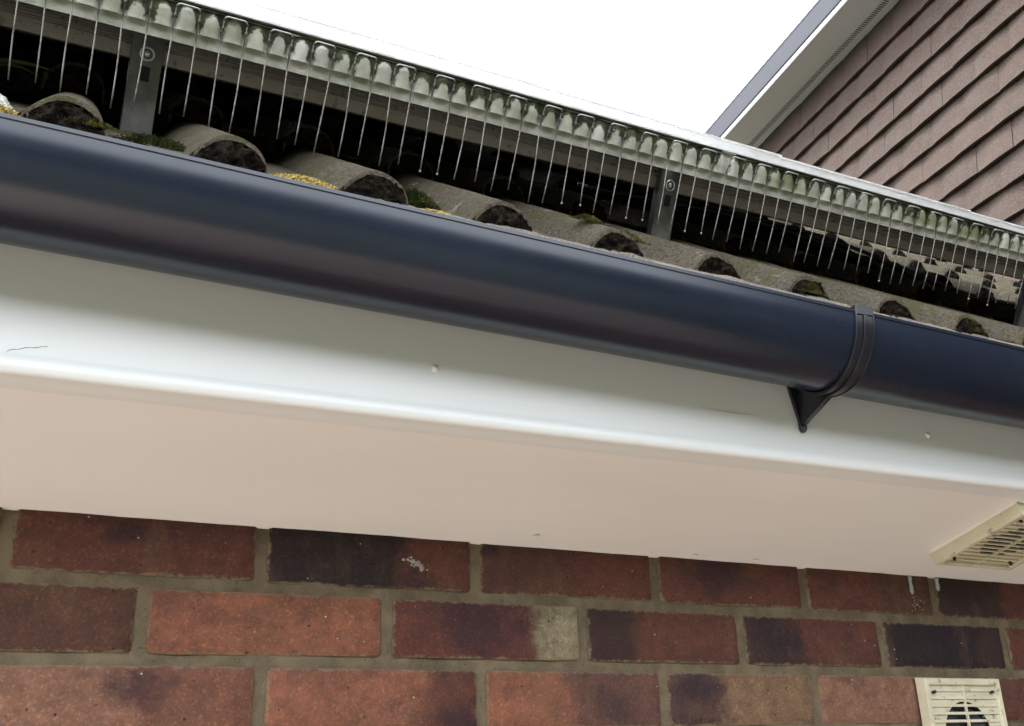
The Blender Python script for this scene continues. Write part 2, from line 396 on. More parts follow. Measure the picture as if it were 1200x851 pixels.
# ================================================================ BRICK WALL
COURSE = .067
wall = thing('brick_wall', 'weathered red and purple brick wall under the white soffit', 'wall')
mo = MB()
def mortar_fn(a, b):
    x = -.75+a*3.3; z = -.62+b*.72
    d = .0011*noise.noise((x*60, z*60, 0))+.0012*noise.noise((x*14, z*14, 5))+.0006*noise.noise((x*170, z*170, 2))
    return (x, .0026+d, z)
mo.grid(700, 150, mortar_fn)
mo.build('mortar', M_mortar, wall, smooth=True)
lo = MB(); lo.box(-.75, 2.55, .012, .22, GZ, .26); lo.build('wall_core', M_mortar, wall)
lw = MB(); lw.box(-.75, 2.55, .001, .0115, GZ, -.62); lw.build('lower_brickwork', M_lowbrick, wall)
def brick_mesh(seed, L=.212, H=.056):
    r = random.Random(seed); b = MB(); nx, nz = 14, 4
    def edge(u, v):
        x = (u-.5)*L; z = (v-.5)*H
        j = .0016*noise.noise((x*40+seed*9, z*40, seed)); k = .0014*noise.noise((x*55+seed*5, z*30, seed+30))
        return x, z, j, k
    def fn(u, v):
        x, z, j, k = edge(u, v)
        ix = min(u, 1-u)*L; iz = min(v, 1-v)*H
        rd = 0
        if ix < 1e-6 or iz < 1e-6: rd = .0022
        if (ix < 1e-6) and (iz < 1e-6): rd = .004; x *= .985; z *= .96
        y = -.001+rd+.0011*noise.noise((x*22, z*22, seed*3))+.0005*noise.noise((x*80, z*80, seed))
        return (x+j, y, z+k)
    us = [0, .012]+[i/(nx-2) for i in range(1, nx-2)]+[.988, 1]; vs = [0, .05, .28, .5, .72, .95, 1]
    i0 = 0; n = len(vs)
    for u in us:
        for v in vs: b.v.append(fn(u, v))
    for a in range(len(us)-1):
        for c in range(n-1): b.f.append((a*n+c, (a+1)*n+c, (a+1)*n+c+1, a*n+c+1)); b.mi.append(0)
    ring = [a*n for a in range(len(us))]+[(len(us)-1)*n+c for c in range(1, n)]+[a*n+n-1 for a in range(len(us)-2, -1, -1)]+[c for c in range(n-2, 0, -1)]
    base = len(b.v)
    for k in ring: x, y, z = b.v[k]; b.v.append((x, .03, z))
    m_ = len(ring)
    for k in range(m_):
        c = (k+1) % m_; b.f.append((ring[k], ring[c], base+c, base+k)); b.mi.append(0)
    return b.mesh('brick', M_brick, smooth=True, angle=50)
bmeshes = [brick_mesh(i) for i in range(9)]
lin_ = lin
def K(r, g, b):
    c = lin_(r, g, b); m_ = (c[0]+c[1]+c[2])/3; f = .68; k_ = (1, 1.04, .86)
    return tuple((m_*.32+v_*.68)*f*kk for v_, kk in zip(c[:3], k_))+(1,)
lin = K
RED = lin(122, 62, 52); BROWN = lin(112, 64, 52); ORANGE = lin(172, 92, 66); PURP = lin(74, 48, 52); BLK = lin(56, 42, 50)
PINK = lin(168, 104, 86); TAN = lin(158, 112, 84); PALE = lin(168, 148, 122); CRIM = lin(124, 58, 52); NAVY = lin(54, 38, 50)
spec = {  # (course, index): colour_a, colour_b, split, blob x, z, r      index k spans X = .225k + offset
 (0, -1): (RED, RED, .2, -.012, .012, .022), (0, 0): (BLK, RED, .030, .05, -.02, .02), (0, 1): (BROWN, RED, .0, -.1, .02, .02),
 (0, 2): (RED, RED, 0, -.03, .01, .05), (0, 3): (RED, BROWN, 0, .3, 0, .01), (0, 4): (PURP, CRIM, .03, -.05, 0, .04),
 (1, -1): (BROWN, BROWN, 0, -.05, 0, .03), (1, 0): (ORANGE, ORANGE, 0, .3, 0, .02), (1, 1): (CRIM, PALE, .052, -.012, .006, .062),
 (1, 2): (PURP, RED, -.045, .3, 0, .02), (1, 3): (PURP, RED, -.03, -.06, 0, .035), (1, 4): (NAVY, PURP, .06, .02, 0, .05), (1, 5): (CRIM, RED, 0, .3, 0, .02),
 (2, -1): (PINK, lin(150, 82, 66), 0, .008, .008, .03), (2, 0): (ORANGE, RED, .045, .085, -.02, .028), (2, 1): (ORANGE, lin(128, 76, 72), -.01, .04, -.01, .04),
 (2, 2): (lin(104, 68, 68), TAN, -.03, -.07, .01, .03), (2, 3): (PINK, PINK, 0, .3, 0, .02), (2, 4): (CRIM, CRIM, 0, .3, 0, .02),
 (2, -2): (ORANGE, PINK, 0, .3, 0, .02)}
lin = lin_
cols = [RED, BROWN, ORANGE, PURP, PINK, CRIM]
rb = random.Random(5)
JT = {0: [-.111, .1089, .3339, .5625, .7874, 1.0192], 1: [.0068, .2367, .4622, .6796, .9089, 1.1426], 2: [.1156, .339, .563, .7845]}
JS = {0: -1, 1: 0, 2: 0}                                # index of the first measured perpend
def joint(c, k):
    d = (.1125 if c % 2 == 0 else .0101)+.225*k
    if c in JT and 0 <= k-JS[c] < len(JT[c]): return JT[c][k-JS[c]]
    return d
for c in range(-1, 9):          # course -1 is hidden by the soffit edge at the right
    z = .0335-COURSE*c-0.0
    off = .1125 if c % 2 == 0 else .0101
    for k in range(-4, 11):
        x = .225*k+off+.1125
        if x < -.72 or x > 2.45: continue
        if c == -1 and not (-.3 < x < 1.6): continue
        jl, jr = joint(c, k), joint(c, k+1); x = (jl+jr)/2
        o = put('brick', bmeshes[rb.randrange(9)], wall, (x, rb.uniform(-.0012, .0008), z+rb.uniform(-.0006, .0006)))
        o.rotation_euler = (rb.uniform(-.004, .004), rb.uniform(-.005, .005), rb.uniform(-.004, .004))
        o.scale.x = (jr-jl-.012)/.212
        s = spec.get((c, k))
        if not s: s = (rb.choice(cols), rb.choice(cols), rb.uniform(-.08, .08), rb.uniform(-.1, .1), rb.uniform(-.02, .02), rb.uniform(.02, .05))
        o['colour_a'] = s[0][:3]; o['colour_b'] = s[1][:3]; o['split'] = float(s[2])
        o['blob_x'] = float(s[3]); o['blob_z'] = float(s[4]); o['blob_r'] = float(s[5])
# paint drips and a splat of mortar on the wall
d = MB()
for (x, z0, z1, r) in ((.975, .056, .035, .0022), (1.026, .056, .042, .0024)):
    d.tube([(x+.0004*math.sin(i*2), -.0022, z0+(z1-z0)*i/6) for i in range(7)], [r*(1+.15*math.sin(i*1.7)) for i in range(6)]+[r*1.25], 8)
    d.ball((x, -.0024, z1), (r*1.3, .0016, r*1.6), 8)
d.build('paint_drip', M_drip, wall, smooth=True)
d = MB(); rr = random.Random(3)
for i in range(110):
    s = abs(rr.gauss(.0003, .0007)); t_ = rr.gauss(0, 1); d.ball((.268+.0045*t_+rr.gauss(0, .002), -.0014, .030-.0022*t_+rr.gauss(0, .0016)), (s*1.5, .0003, s), 6)
for i in range(30):
    s = rr.uniform(.0002, .0006); d.ball((.985+rr.gauss(0, .008), -.0014, .020+rr.gauss(0, .005)), (s, .0006, s*1.6), 6)
d.build('paint_splat', M_splat, wall, smooth=True)

# ================================================================ SOFFIT + FASCIA
KS = .268
def fy(x): return -.2062-.0255*x                     # the fascia stands a little further out to the right
def sz(y): return .0536-KS*y
XS = [-.75+i*(3.3/110) for i in range(111)]
soff = tag(MB().build('soffit', M_soffit), 'wide beige-white plastic soffit board above the brick wall', 'soffit')
s_ = MB()
def soff_fn(a, b):
    x = -.75+a*3.3; y = (1-b)*(fy(x)+.0185)+.002*b; y = y if b < 1 else .0035
    wav = .0011*noise.noise((x*2.3, y*9, 3))+.0004*noise.noise((x*9, y*14, 8))
    return (x, y, sz(y)+.0030+wav*min(1, 4*min(b, 1-b)+.1))
s_.grid(160, 16, soff_fn)
s_.grid(10, 1, lambda a, b: (-.75+a*3.3, (1-b)*(fy(-.75+a*3.3)+.0185)+.0035*b, sz((1-b)*(fy(-.75+a*3.3)+.0185)+.0035*b)+.011))
soff.data = s_.mesh('soffit', M_soffit, smooth=True, angle=40)
for (x, y) in ((.3915, -.0288), (.6119, -.0135), (.7033, -.0134)):
    p = MB(); p.ball((0, 0, 0), (.0042, .0042, .0013), 12); p.build('pin_cap', M_cap, soff, (x, y, sz(y)+.001), smooth=True)

sm_ = MB(); sm_.tube([(x_, fy(x_)+.0192, sz(fy(x_)+.0192)+.0022) for x_ in XS], .0009, 5); sm_.build('seam', M_crack, soff)
fas = thing('fascia_board', 'glossy white plastic fascia board behind the black gutter', 'fascia')
FT = .300
def fascia_profile(x):
    y0 = fy(x); zb = sz(y0)
    pts = [(y0+.018, FT), (y0, FT), (y0, zb+.030), (y0-.0002, zb+.0165), (y0-.0008, zb+.0145), (y0-.0016, zb+.0120), (y0-.0021, zb+.0095)]
    cx, cz, r = y0+.0045, zb+.0068, .0068
    for i in range(9):
        t = math.radians(180+i*11.5); pts.append((cx+r*math.cos(t)*1.0, cz+r*math.sin(t)))
    for t in (.010, .0165, .0182): pts.append((y0+t, sz(y0+t)-.0002))
    pts.append((y0+.0184, sz(y0+.0184)+.006)); pts.append((y0+.018, zb+.012))
    return pts
f_ = MB(); npf = len(fascia_profile(0))
for x in XS:
    w1 = .0007*noise.noise((x*3.1, 1, 1))
    for (y, z) in fascia_profile(x): f_.v.append((x, y+w1, z+.0007*noise.noise((x*2.7, 5, 2))))
for a in range(len(XS)-1):
    for b in range(npf-1):
        f_.f.append((a*npf+b, (a+1)*npf+b, (a+1)*npf+b+1, a*npf+b+1)); f_.mi.append(0)
f_.build('board', M_fascia, fas, smooth=True, angle=50)
for (x, z) in ((.198, .1649), (.7835, .1712)):
    p = MB(); p.ball((0, 0, 0), (.0036, .0016, .0036), 12); p.ball((0, -.0012, 0), (.0017, .0012, .0017), 8)
    p.build('pin_cap', M_cap, fas, (x, fy(x), z-.006), smooth=True)
c_ = MB(); pts = []
for i in range(13):
    t = i/12; x = -.130+.026*t; z = .1235+.0085*t**.6+.0004*math.sin(i*1.3)
    pts.append((x, fy(x)-.0002, z))
c_.tube(pts, [.00010+.0002*abs(math.sin(i*.9)) for i in range(13)], 5)
c_.build('scratch', M_crack, fas)
c_ = MB(); c_.tube([(.480+.065*i/8, fy(.48+.065*i/8)-.0001, .158+.0008*i/8+.0002*math.sin(i)) for i in range(9)], [.00004+.00014*math.sin(math.pi*i/8) for i in range(9)], 5)
c_.build('scratch', M_crack, fas)

# ================================================================ GUTTER
gut = thing('gutter', 'black half-round plastic gutter running along the white fascia', 'gutter')
GR = .056
def gy(x): return -.2668-.0255*x
def gz(x): return .2385-.0155*x
def half(r, n=40, a0=180, a1=360): return [(r*math.cos(math.radians(a0+(a1-a0)*i/n)), r*math.sin(math.radians(a0+(a1-a0)*i/n))) for i in range(n+1)]
outer = half(GR); inner = half(GR-.0022)[::-1]
lip = [(-GR-.0012, .0005), (-GR-.0012, .0035), (-GR+.0006, .0046), (-GR+.003, .0032)]
prof = outer+[(GR, .006), (GR-.0022, .006)]+inner+lip[::-1]
gm = MB()
for (xa, xb) in ((-.75, 2.55),):
    xs = [xa+(xb-xa)*i/60 for i in range(61)]
    gm.sweep(prof, xs, lambda x: (gy(x)+.0004*noise.noise((x*4, 2, 2)), gz(x)+.0004*noise.noise((x*3, 0, 7))))
gm.build('trough', M_gutter, gut, smooth=True, angle=35)

# bracket at X ~ .594
br = thing('gutter_bracket', 'black plastic fascia bracket clipped round the gutter', 'bracket', (.6325, -.0027, 0), rot=(0, 0, -.14))
b_ = MB()
cy, cz = gy(.594), gz(.594)
def ring(r0, r1, x0, x1, a0=176, a1=330):
    p0 = half(r1, 40, a0, a1); p1 = half(r0, 40, a0, a1)[::-1]
    b_.sweep([(y+cy, z+cz) for y, z in p0+p1], [x0, x1])
ring(GR+.0008, GR+.0032, -.0105, .0105)
ring(GR+.0028, GR+.0050, -.0022, .0022, 182, 322)
ring(GR+.0028, GR+.0042, -.0105, -.0088); ring(GR+.0028, GR+.0042, .0088, .0105)
b_.sweep([(cy-GR-.0045, cz-.002), (cy-GR-.0045, cz+.008), (cy-GR+.006, cz+.0085), (cy-GR+.006, cz+.0055), (cy-GR-.0012, cz+.0050), (cy-GR-.0012, cz-.002)], [-.010, .010])
bo = b_.build('strap', M_bracket, br); bevel(bo, .0006, 2)
b_ = MB()
fyb = fy(.594)
# web under the gutter, back plate and pointed foot
arc = [(cy+(GR+.001)*math.cos(math.radians(t)), cz+(GR+.001)*math.sin(math.radians(t))) for t in range(228, 331, 6)]
web = arc+[(fyb-.001, cz-.02), (fyb-.001, .154), (fyb-.008, .154)]
b_.sweep(web, [-.003, .003])
bo = b_.build('web', M_bracket, br); bevel(bo, .0008, 2)
b_ = MB()
outl = [(-.016, .212), (.016, .212), (.013, .198), (.0045, .160), (.004, .150), (.0015, .1465), (-.0015, .1465), (-.004, .150), (-.0045, .160), (-.013, .198)]
i0 = len(b_.v); n = len(outl)
for yy in (fyb-.0045, fyb-.0003):
    for x, z in outl: b_.v.append((x, yy, z))
b_.f += [tuple(range(n)), tuple(range(2*n-1, n-1, -1))]+[(k, (k+1) % n, n+(k+1) % n, n+k) for k in range(n)]; b_.mi += [0]*(n+2)
bo = b_.build('back_plate', M_bracket, br); bevel(bo, .0007, 2)

# ================================================================ TILED ROOF
TP, TS = math.tan(math.radians(40)), math.tan(math.radians(35))
roof = thing('tiled_roof', 'grey-brown concrete roll tiles with moss at the eaves', 'roof')
RS = .1185                       # roll spacing
TW = RS*2
def prof_h(u):                   # u across tile, 0..TW ; rolls centred on RS/2 and 3RS/2
    d = (((u/RS) % 1)-.5)*RS
    if d < 0:                                    # long easy shoulder on the left
        return .0275*math.cos(math.pi/2*min(1, -d/.032))**.95
    rw = .0285                                   # steep shoulder on the right
    if d < rw: return .0275*max(0, 1-(d/rw)**2.3)**.5
    return -.0015*math.sin(math.pi*(d-rw)/(RS/2-rw))
us = []
for k in range(2):
    c0 = RS*(k+.5)
    us += [c0-RS/2+.0002, c0-.048, c0-.036, c0-.032, c0-.030]+[c0-.0285*math.cos(math.pi*i/14) for i in range(15)]+[c0+RS*.27, c0+RS*.32, c0+RS*.40]
us.append(TW-.0002)
LEN = .36
def tile_mesh(seed, plugs):
    t = MB(); nv = 12; th = .010
    def top(u, s):
        x = u-TW/2
        ero = .0022*noise.noise((u*60, seed*7, 0))+.0012*noise.noise((u*190, seed*3, 4)) if s == 0 else 0
        n = .0009*noise.noise((x*30, s*30, seed))
        return (x, s*.819+abs(ero), prof_h(u)+s*.5736+n)
    N = len(us)
    for s in range(nv+1):
        for u in us: t.v.append(top(u, LEN*(s/nv)**1.3))
    for s in range(nv):
        for k in range(N-1): t.f.append((s*N+k, s*N+k+1, (s+1)*N+k+1, (s+1)*N+k)); t.mi.append(0)
    b0 = len(t.v)                                  # underside (thickness follows the profile)
    for s in range(2):
        for u in us:
            x, y, z = top(u, LEN*s); t.v.append((x*.999, y+.0, z-((.021 if s == 0 else th) if prof_h(u) < .010 else .0045)))
    for k in range(N-1):
        t.f.append((b0+k, b0+N+k, b0+N+k+1, b0+k+1)); t.mi.append(0)
        t.f.append((k, b0+k, b0+k+1, k+1)); t.mi.append(1 if prof_h(us[k]) < .006 else 0)
        t.f.append((nv*N+k, nv*N+k+1, b0+N+k+1, b0+N+k)); t.mi.append(0)
    return t.mesh('roof_tile', [M_tile, M_plug], smooth=True, angle=60)
def plug_mesh(seed):
    t = MB()
    def fn(a, b):
        th = math.pi*a; r = b
        xx = -math.cos(th)*(.0275 if math.cos(th) < 0 else .0300); hz = max(0, prof_h(RS*.5+xx)-.0022)
        x = xx*r; z = hz*r
        return (x, -.0003+.0055*noise.noise((x*110, z*110, seed))+.0045*noise.noise((x*330, z*330, seed)), z-.003-.003*(1-b))
    t.grid(30, 12, fn); return t.mesh('roll_filling', M_plug, smooth=True)
tmeshes = [tile_mesh(i, True) for i in range(6)]
pmeshes = [plug_mesh(i) for i in range(5)]
rt = random.Random(11)
E0Y, E0Z = -.270, .2755           # lower end of the eaves course, pan level
GAUGE = .30
X0 = .0012-RS*.5                  # a roll apex sits at X=.0012
ntile = 0
for row in range(0, 12):
    y = E0Y+row*GAUGE*math.cos(math.radians(40)); z = E0Z+row*GAUGE*math.sin(math.radians(40))
    k0 = -4; k1 = 11
    for k in range(k0, k1):
        x = X0+TW*k+TW/2
        if x > 2.62: continue
        o = put('roof_tile', tmeshes[rt.randrange(6)], roof, (x, y+rt.uniform(-.003, .003), z+rt.uniform(-.0015, .002)))
        o.rotation_euler = (rt.uniform(-.004, .004), rt.uniform(-.006, .006), 0); ntile += 1
        if row < 6:
            for sgn in (-1, 1):
                put('roll_filling', pmeshes[rt.randrange(5)], o, (sgn*RS/2, 0, 0))
bed = MB()
def bed_fn(a, b):
    x = -.75+a*3.3; t = b
    y = -.2795+.02*t+.0011*noise.noise((x*70, t*4, 0)); z = (.243+ .0345*min(1, t*1.7) if t < .6 else .2775)+.0012*noise.noise((x*50, t*5, 3))+.0030*max(0, min(1, (x-.03)/.3))+.0025*(t > .3)*max(0, min(1, (x-.03)/.2))*math.exp(-((((x-.0012+RS/2) % RS)-RS/2-.012)/.017)**2)
    return (x, y-.004*(t < .6), z-.002*(1-min(1, max(0, (x+.2)*2))))
bed.grid(500, 10, bed_fn)
bed.build('bedding_strip', M_bed, roof, smooth=True)
dk = MB(); dk.quad((-.75, -.20, .262), (2.6, -.20, .262), (2.6, 3.0, .262+3.2*TP), (-.75, 3.0, .262+3.2*TP)); dk.build('underlay', M_under, roof)

# moss, lichen
def crust(name, label, centre, sx, sy, n, mat, seed, size=(.0008, .0022), hz=.003, slope=TS):
    r = random.Random(seed); t = MB()
    for i in range(n):
        x, y = r.gauss(0, sx/2), r.gauss(0, sy/2); s = r.uniform(*size)
        z = y*slope+max(0, hz*(1-(x/sx)**2-(y/sy)**2))*r.random()
        t.ball((x, y, z), (s*r.uniform(.8, 1.5), s*r.uniform(.8, 1.5), s*r.uniform(.6, 1)), 5)
    o = t.build(name, mat, None, centre, merge=False, smooth=True); o['kind'] = 'stuff'; o['label'] = label; return o
def tuft(name, label, centre, sx, sy, n, mat, seed, h=.008, slope=TS):
    r = random.Random(seed); t = MB()
    for i in range(n):
        x, y = r.gauss(0, sx/2), r.gauss(0, sy/2)
        hh = max(0, h*(1-(x/sx)**2*.8-(y/sy)**2*.8)); z = y*slope+hh*r.random()
        a = r.random()*6.28; l = r.uniform(.0008, .0020); wd = l*.35
        d = Vector((math.cos(a)*l, math.sin(a)*l, r.uniform(-.2, 1)*l)); sd_ = Vector((-math.sin(a)*wd, math.cos(a)*wd, 0)); p = Vector((x, y, z))
        t.quad(p-sd_, p+sd_, p+d+sd_*.4, p+d-sd_*.4)
    o = t.build(name, mat, None, centre, merge=False); o['kind'] = 'stuff'; o['label'] = label; return o
crust('lichen', 'yellow lichen crust in the tile pan left of the third roll', (.064, -.262, .2790), .034, .022, 2600, M_lichen, 1, (.0005, .0014), hz=.008)
crust('lichen', 'yellow lichen crust at the left edge of the eaves', (-.172, -.262, .2800), .034, .018, 1800, M_lichen, 2, (.0005, .0015), hz=.009)
crust('lichen', 'small yellow lichen spots beside the fourth roll', (.178, -.263, .2795), .018, .008, 260, M_lichen, 3)
crust('lichen', 'scattered yellow lichen near the gutter bracket', (.655, -.255, .285), .03, .012, 130, M_lichen, 4)
tuft('moss', 'dark green moss between the first two tile rolls', (-.048, -.228, .300), .038, .024, 5000, M_moss, 5, .014)
tuft('moss', 'brownish moss on the end of the first tile roll', (-.098, -.268, .284), .016, .006, 900, M_mossb, 15, .005)
tuft('moss', 'green moss cushion in the pan left of the fourth roll', (.166, -.240, .296), .024, .016, 4000, M_moss, 6, .018)
tuft('moss', 'olive moss tuft on the crest of the fifth roll', (.349, -.235, .328), .015, .010, 1500, M_mossb, 7, .007)
tuft('moss', 'olive moss on top of the fifth roll at its lower end', (.374, -.262, .300), .018, .008, 1500, M_mossb, 8, .008)
tuft('moss', 'green moss growing over the end of the seventh roll', (.596, -.270, .284), .013, .003, 1300, M_mossb, 9, .012)
tuft('moss', 'green moss growing over the end of the ninth roll', (.842, -.270, .284), .015, .004, 1800, M_mossb, 10, .014)
tuft('moss', 'thin green moss line in the tile pans on the right', (.95, -.262, .283), .10, .004, 1500, M_mossb, 13, .004)
crust('fluff', 'white fluff caught at the left edge of the eaves', (-.162, -.25, .291), .010, .008, 160, M_fluff, 11, (.001, .003), .012)

# ================================================================ SOLAR ARRAY
# the array leans 1.2 degrees, rising to the right
AR = Matrix.Translation((0, 0, .0)) @ Matrix.Rotation(math.radians(-1.25), 4, 'Y')
SD = Vector((0, -.515, .857))                     # outward normal of the strip (spike direction)
TIP = Vector((0, -.120, .4065))                   # line of the spike tips
def arr(o): o.matrix_world = AR @ o.matrix_world
def lmat(origin):                                  # local z = spike direction, local x = X
    zx = SD.normalized(); yy = zx.cross(Vector((1, 0, 0))).normalized()
    m4 = Matrix((( 1, yy.x, zx.x, origin[0]), (0, yy.y, zx.y, origin[1]), (0, yy.z, zx.z, origin[2]), (0, 0, 0, 1)))
    return m4
BH = .0375                                         # height of the strip base
BL = .0695                                         # spikes hanging below the base
sup = random.Random(21)
STAPLES = 8                                        # staples in one strip (2 prongs each)
SLEN = STAPLES*2*PITCH
def staple_mesh(seed):
    r = random.Random(seed); t = MB(); 
    for sx in (-1, 1):
        L = BL+r.uniform(-.006, .0035); j = r.uniform(-.0022, .0022); jy = r.uniform(-.002, .002); bend = r.gauss(0, .00035)
        x = sx*PITCH/2
        p = [(x+j, -.0068+jy, -L), (x+j*.75+bend, -.0066+jy*.75, -L*.75), (x+j*.45+bend*1.4, -.0066+jy*.45, -L*.45), (x, -.0050, 0), (x, -.0030, BH*.4), (x, -.0062, BH*.80)]
        t.tube(p, .0007, 7)
        if r.random() < .3: t.ball(p[0], .0015, 8)
        t.ball((x, -.0062, BH*.60), (.0016, .0012, .0022), 8)
    top = [(-PITCH/2, -.0062, BH*.80), (-PITCH/2+.0012, -.0078, BH*.86), (-PITCH/2+.003, -.0082, BH*.885), (PITCH/2-.003, -.0082, BH*.885), (PITCH/2-.0012, -.0078, BH*.86), (PITCH/2, -.0062, BH*.80)]
    t.tube(top, .00095, 7)
    return t.mesh('wire_staple', M_wire, smooth=True)
smeshes = [staple_mesh(i) for i in range(15)]
def base_mesh(n, seed):
    t = MB(); L = n*PITCH
    def fn(a, b):
        x = (a-.5)*L; z = BH*b
        ph = (x/PITCH) % 1                        # 0 / 1 half way between prongs... prongs sit at .5
        d = abs(ph-.5)*2                           # 0 at prong, 1 on the boss
        q_ = max(0, min(1, (b-.14)/.22)); q_ = q_*q_*(3-2*q_); aa = ((1-d)/.85)**2+(max(0, b-.46)/.44)**2; boss = .0050*math.sqrt(max(0, 1-aa))*q_
        lipy = .0035 if b > .955 else 0
        low = .0010*math.exp(-((b-.30)/.03)**2)
        return (x, -.0012-boss-lipy-low+.0005*noise.noise((x*60, z*60, seed)), z)
    t.grid(n*14, 30, fn)
    t.grid(n, 1, lambda a, b: ((a-.5)*L, .0012, BH*b), flip=True)
    t.grid(n*2, 1, lambda a, b: ((a-.5)*L, -.0047+.0219*b, BH+.0004), flip=True)       # lip reaching back over the frame
    t.grid(n*2, 1, lambda a, b: ((a-.5)*L, -.0012+.0024*b, 0))
    return t.mesh('base', M_poly, smooth=True, angle=50)
bases = [base_mesh(STAPLES*2, i) for i in range(2)]
b1 = base_mesh(1, 9)
nst = 0
xstart = -.1705-PITCH*8
for i in range(5):
    xc = xstart+SLEN*(i+.5)
    org = AR @ Vector((xc, TIP.y, TIP.z)) + (AR.to_3x3() @ SD.normalized())*BL
    st = thing('spike_strip', ['clear spike strip at the far left edge of the panels', 'grimy spike strip above the second and third tile rolls', 'middle spike strip with one clean pale block beside the middle roof bracket', 'green-stained spike strip right of the middle roof bracket', 'green-stained spike strip at the far right end of the panels'][i],
               'spike strip', group='bird spike strips along the lower panel edge')
    st.matrix_world = AR.to_3x3().to_4x4() @ lmat((0, 0, 0)); st.location = org
    ba = put('base', bases[i % 2], st); ba['clean'] = float(i == 2); ba['clean_x'] = .0935; ba['algae'] = (.35, .35, .42, .85, .95)[i]
    for k in range(STAPLES):
        o = put('wire_staple', smeshes[sup.randrange(15)], st, ((k*2+1-STAPLES)*PITCH, 0, 0))
        o.rotation_euler = (sup.uniform(-.03, .03), sup.gauss(0, .011), sup.uniform(-.06, .06)); o.location.x += sup.uniform(-.0008, .0008)
for i_, st in enumerate([o for o in COL.objects if o.name.startswith('spike_strip')]):
    hh = (.0125, .0120, .0110, .0090, .0075)[min(4, i_)]; t = MB()
    t.sweep([(-.0050, BH+.0006), (-.0050, BH+hh), (-.0064, BH+hh+.0006), (-.0062, BH+hh+.0024), (-.0040, BH+hh+.0026), (-.0020, BH+hh+.0008), (-.0025, BH+.0006)], [(-.5+k/20)*SLEN for k in range(21)])
    t.build('clear_lip', M_lip, st, smooth=True, angle=40)
# frame of the panels
FROFF = BL+.006
frm_y0, frm_z0 = (TIP+SD.normalized()*FROFF).y, (TIP+SD.normalized()*FROFF).z
UP = Vector((0, math.cos(math.radians(40)), math.sin(math.radians(40)))); NO = Vector((0, -math.sin(math.radians(40)), math.cos(math.radians(40))))
def panel(xa, xb, label):
    p = thing('solar_panel', label, 'solar panel', group='solar panels on the roof')
    org = Vector(((xa+xb)/2, frm_y0+.0045, frm_z0)); L = (xb-xa)/2-.002; D = 3.0
    m4 = Matrix(((1, 0, 0, org.x), (0, UP.y, NO.y, org.y), (0, UP.z, NO.z, org.z), (0, 0, 0, 1)))
    p.matrix_world = AR @ m4
    H = .0345
    t = MB()
    pr = [(0, 0), (0, H-.003), (-.002, H-.001), (-.002, H+.0015), (0, H+.003), (.010, H+.003), (.010, H-.003), (.002, H-.003), (.002, .002), (.028, .002), (.028, 0)]
    t.sweep(pr, [-L, L]); t.sweep([(D-y, z) for y, z in pr], [-L, L])
    t.box(-L, -L+.01, .011, D-.011, 0, H+.002); t.box(L-.01, L, .011, D-.011, 0, H+.002)
    bevel(t.build('frame', M_alu, p), .0007, 2)
    t = MB(); t.box(-L+.0101, L-.0101, .011, D-.011, H-.006, H-.0035); t.build('backsheet', M_back, p)
    t = MB(); t.box(-L+.0101, L-.0101, .011, D-.011, H-.0034, H+.001); t.build('glass', M_glass, p)
    return p
panel(-1.30, .560, 'left solar panel with silver frame above the mossy tiles')
panel(.566, 1.50, 'right solar panel whose frame passes in front of the brown tile-hung wall')
# clamp between the panels
cl = MB(); cl.box(-.006, .006, 0, .05, -.004, .049); cl.box(-.012, .012, .004, .05, .049, .052)
# rail
rail = MB()
RW, RH = .040, .040
rp = [(0, 0), (0, .0135), (.0035, .0140), (.0035, .0160), (0, .0165), (0, .0185), (.0045, .019), (.0045, .0215), (0, .022), (0, .0235), (.003, .0238), (.003, .0250), (0, .0253), (0, RH), (RW, RH), (RW, 0)]
rail.sweep(rp, [-1.25, 1.46])
ro = rail.build('mounting_rail', M_rail); tag(ro, 'long grey aluminium mounting rail under the solar panels', 'rail')
rorg = Vector((0, -.0885, .4868))
ang = math.radians(34)
ro.matrix_world = AR @ (Matrix.Translation(rorg) @ Matrix.Rotation(ang, 4, 'X')); bevel(ro, .0006, 2)
# roof brackets (posts)
for (x, lab) in ((-.0475, 'left grey roof bracket with a ring bolt, left of the second tile roll'), (.569, 'middle grey roof bracket hanging from the rail'), (1.262, 'right grey roof bracket near the frame edge')):
    pt = thing('roof_bracket', lab, 'bracket', group='brackets holding the rail on the roof')
    pt.matrix_world = AR @ Matrix.Translation((x, -.123, .530)) @ Matrix.Rotation(math.radians(27), 4, 'X')
    t = MB(); t.box(-.0145, .0145, 0, .006, -.135, .004); t.box(-.0145, -.0120, .006, .012, -.135, .0)
    bevel(t.build('plate', M_post, pt), .0008, 2)
    t = MB()
    for i in range(20):
        a0, a1 = 2*math.pi*i/20, 2*math.pi*(i+1)/20
    t.tube([(.0062*math.cos(2*math.pi*i/20), -.001, -.049+.0062*math.sin(2*math.pi*i/20)) for i in range(21)], .0013, 6, cap=False)
    t.ball((0, -.001, -.049), (.0032, .0018, .0032), 10)
    t.build('bolt', M_alu, pt, smooth=True)
    t = MB(); t.box(-.0045, .0045, -.0012, .0002, -.075, -.061); bevel(t.build('slot', M_under, pt), .0015, 2)
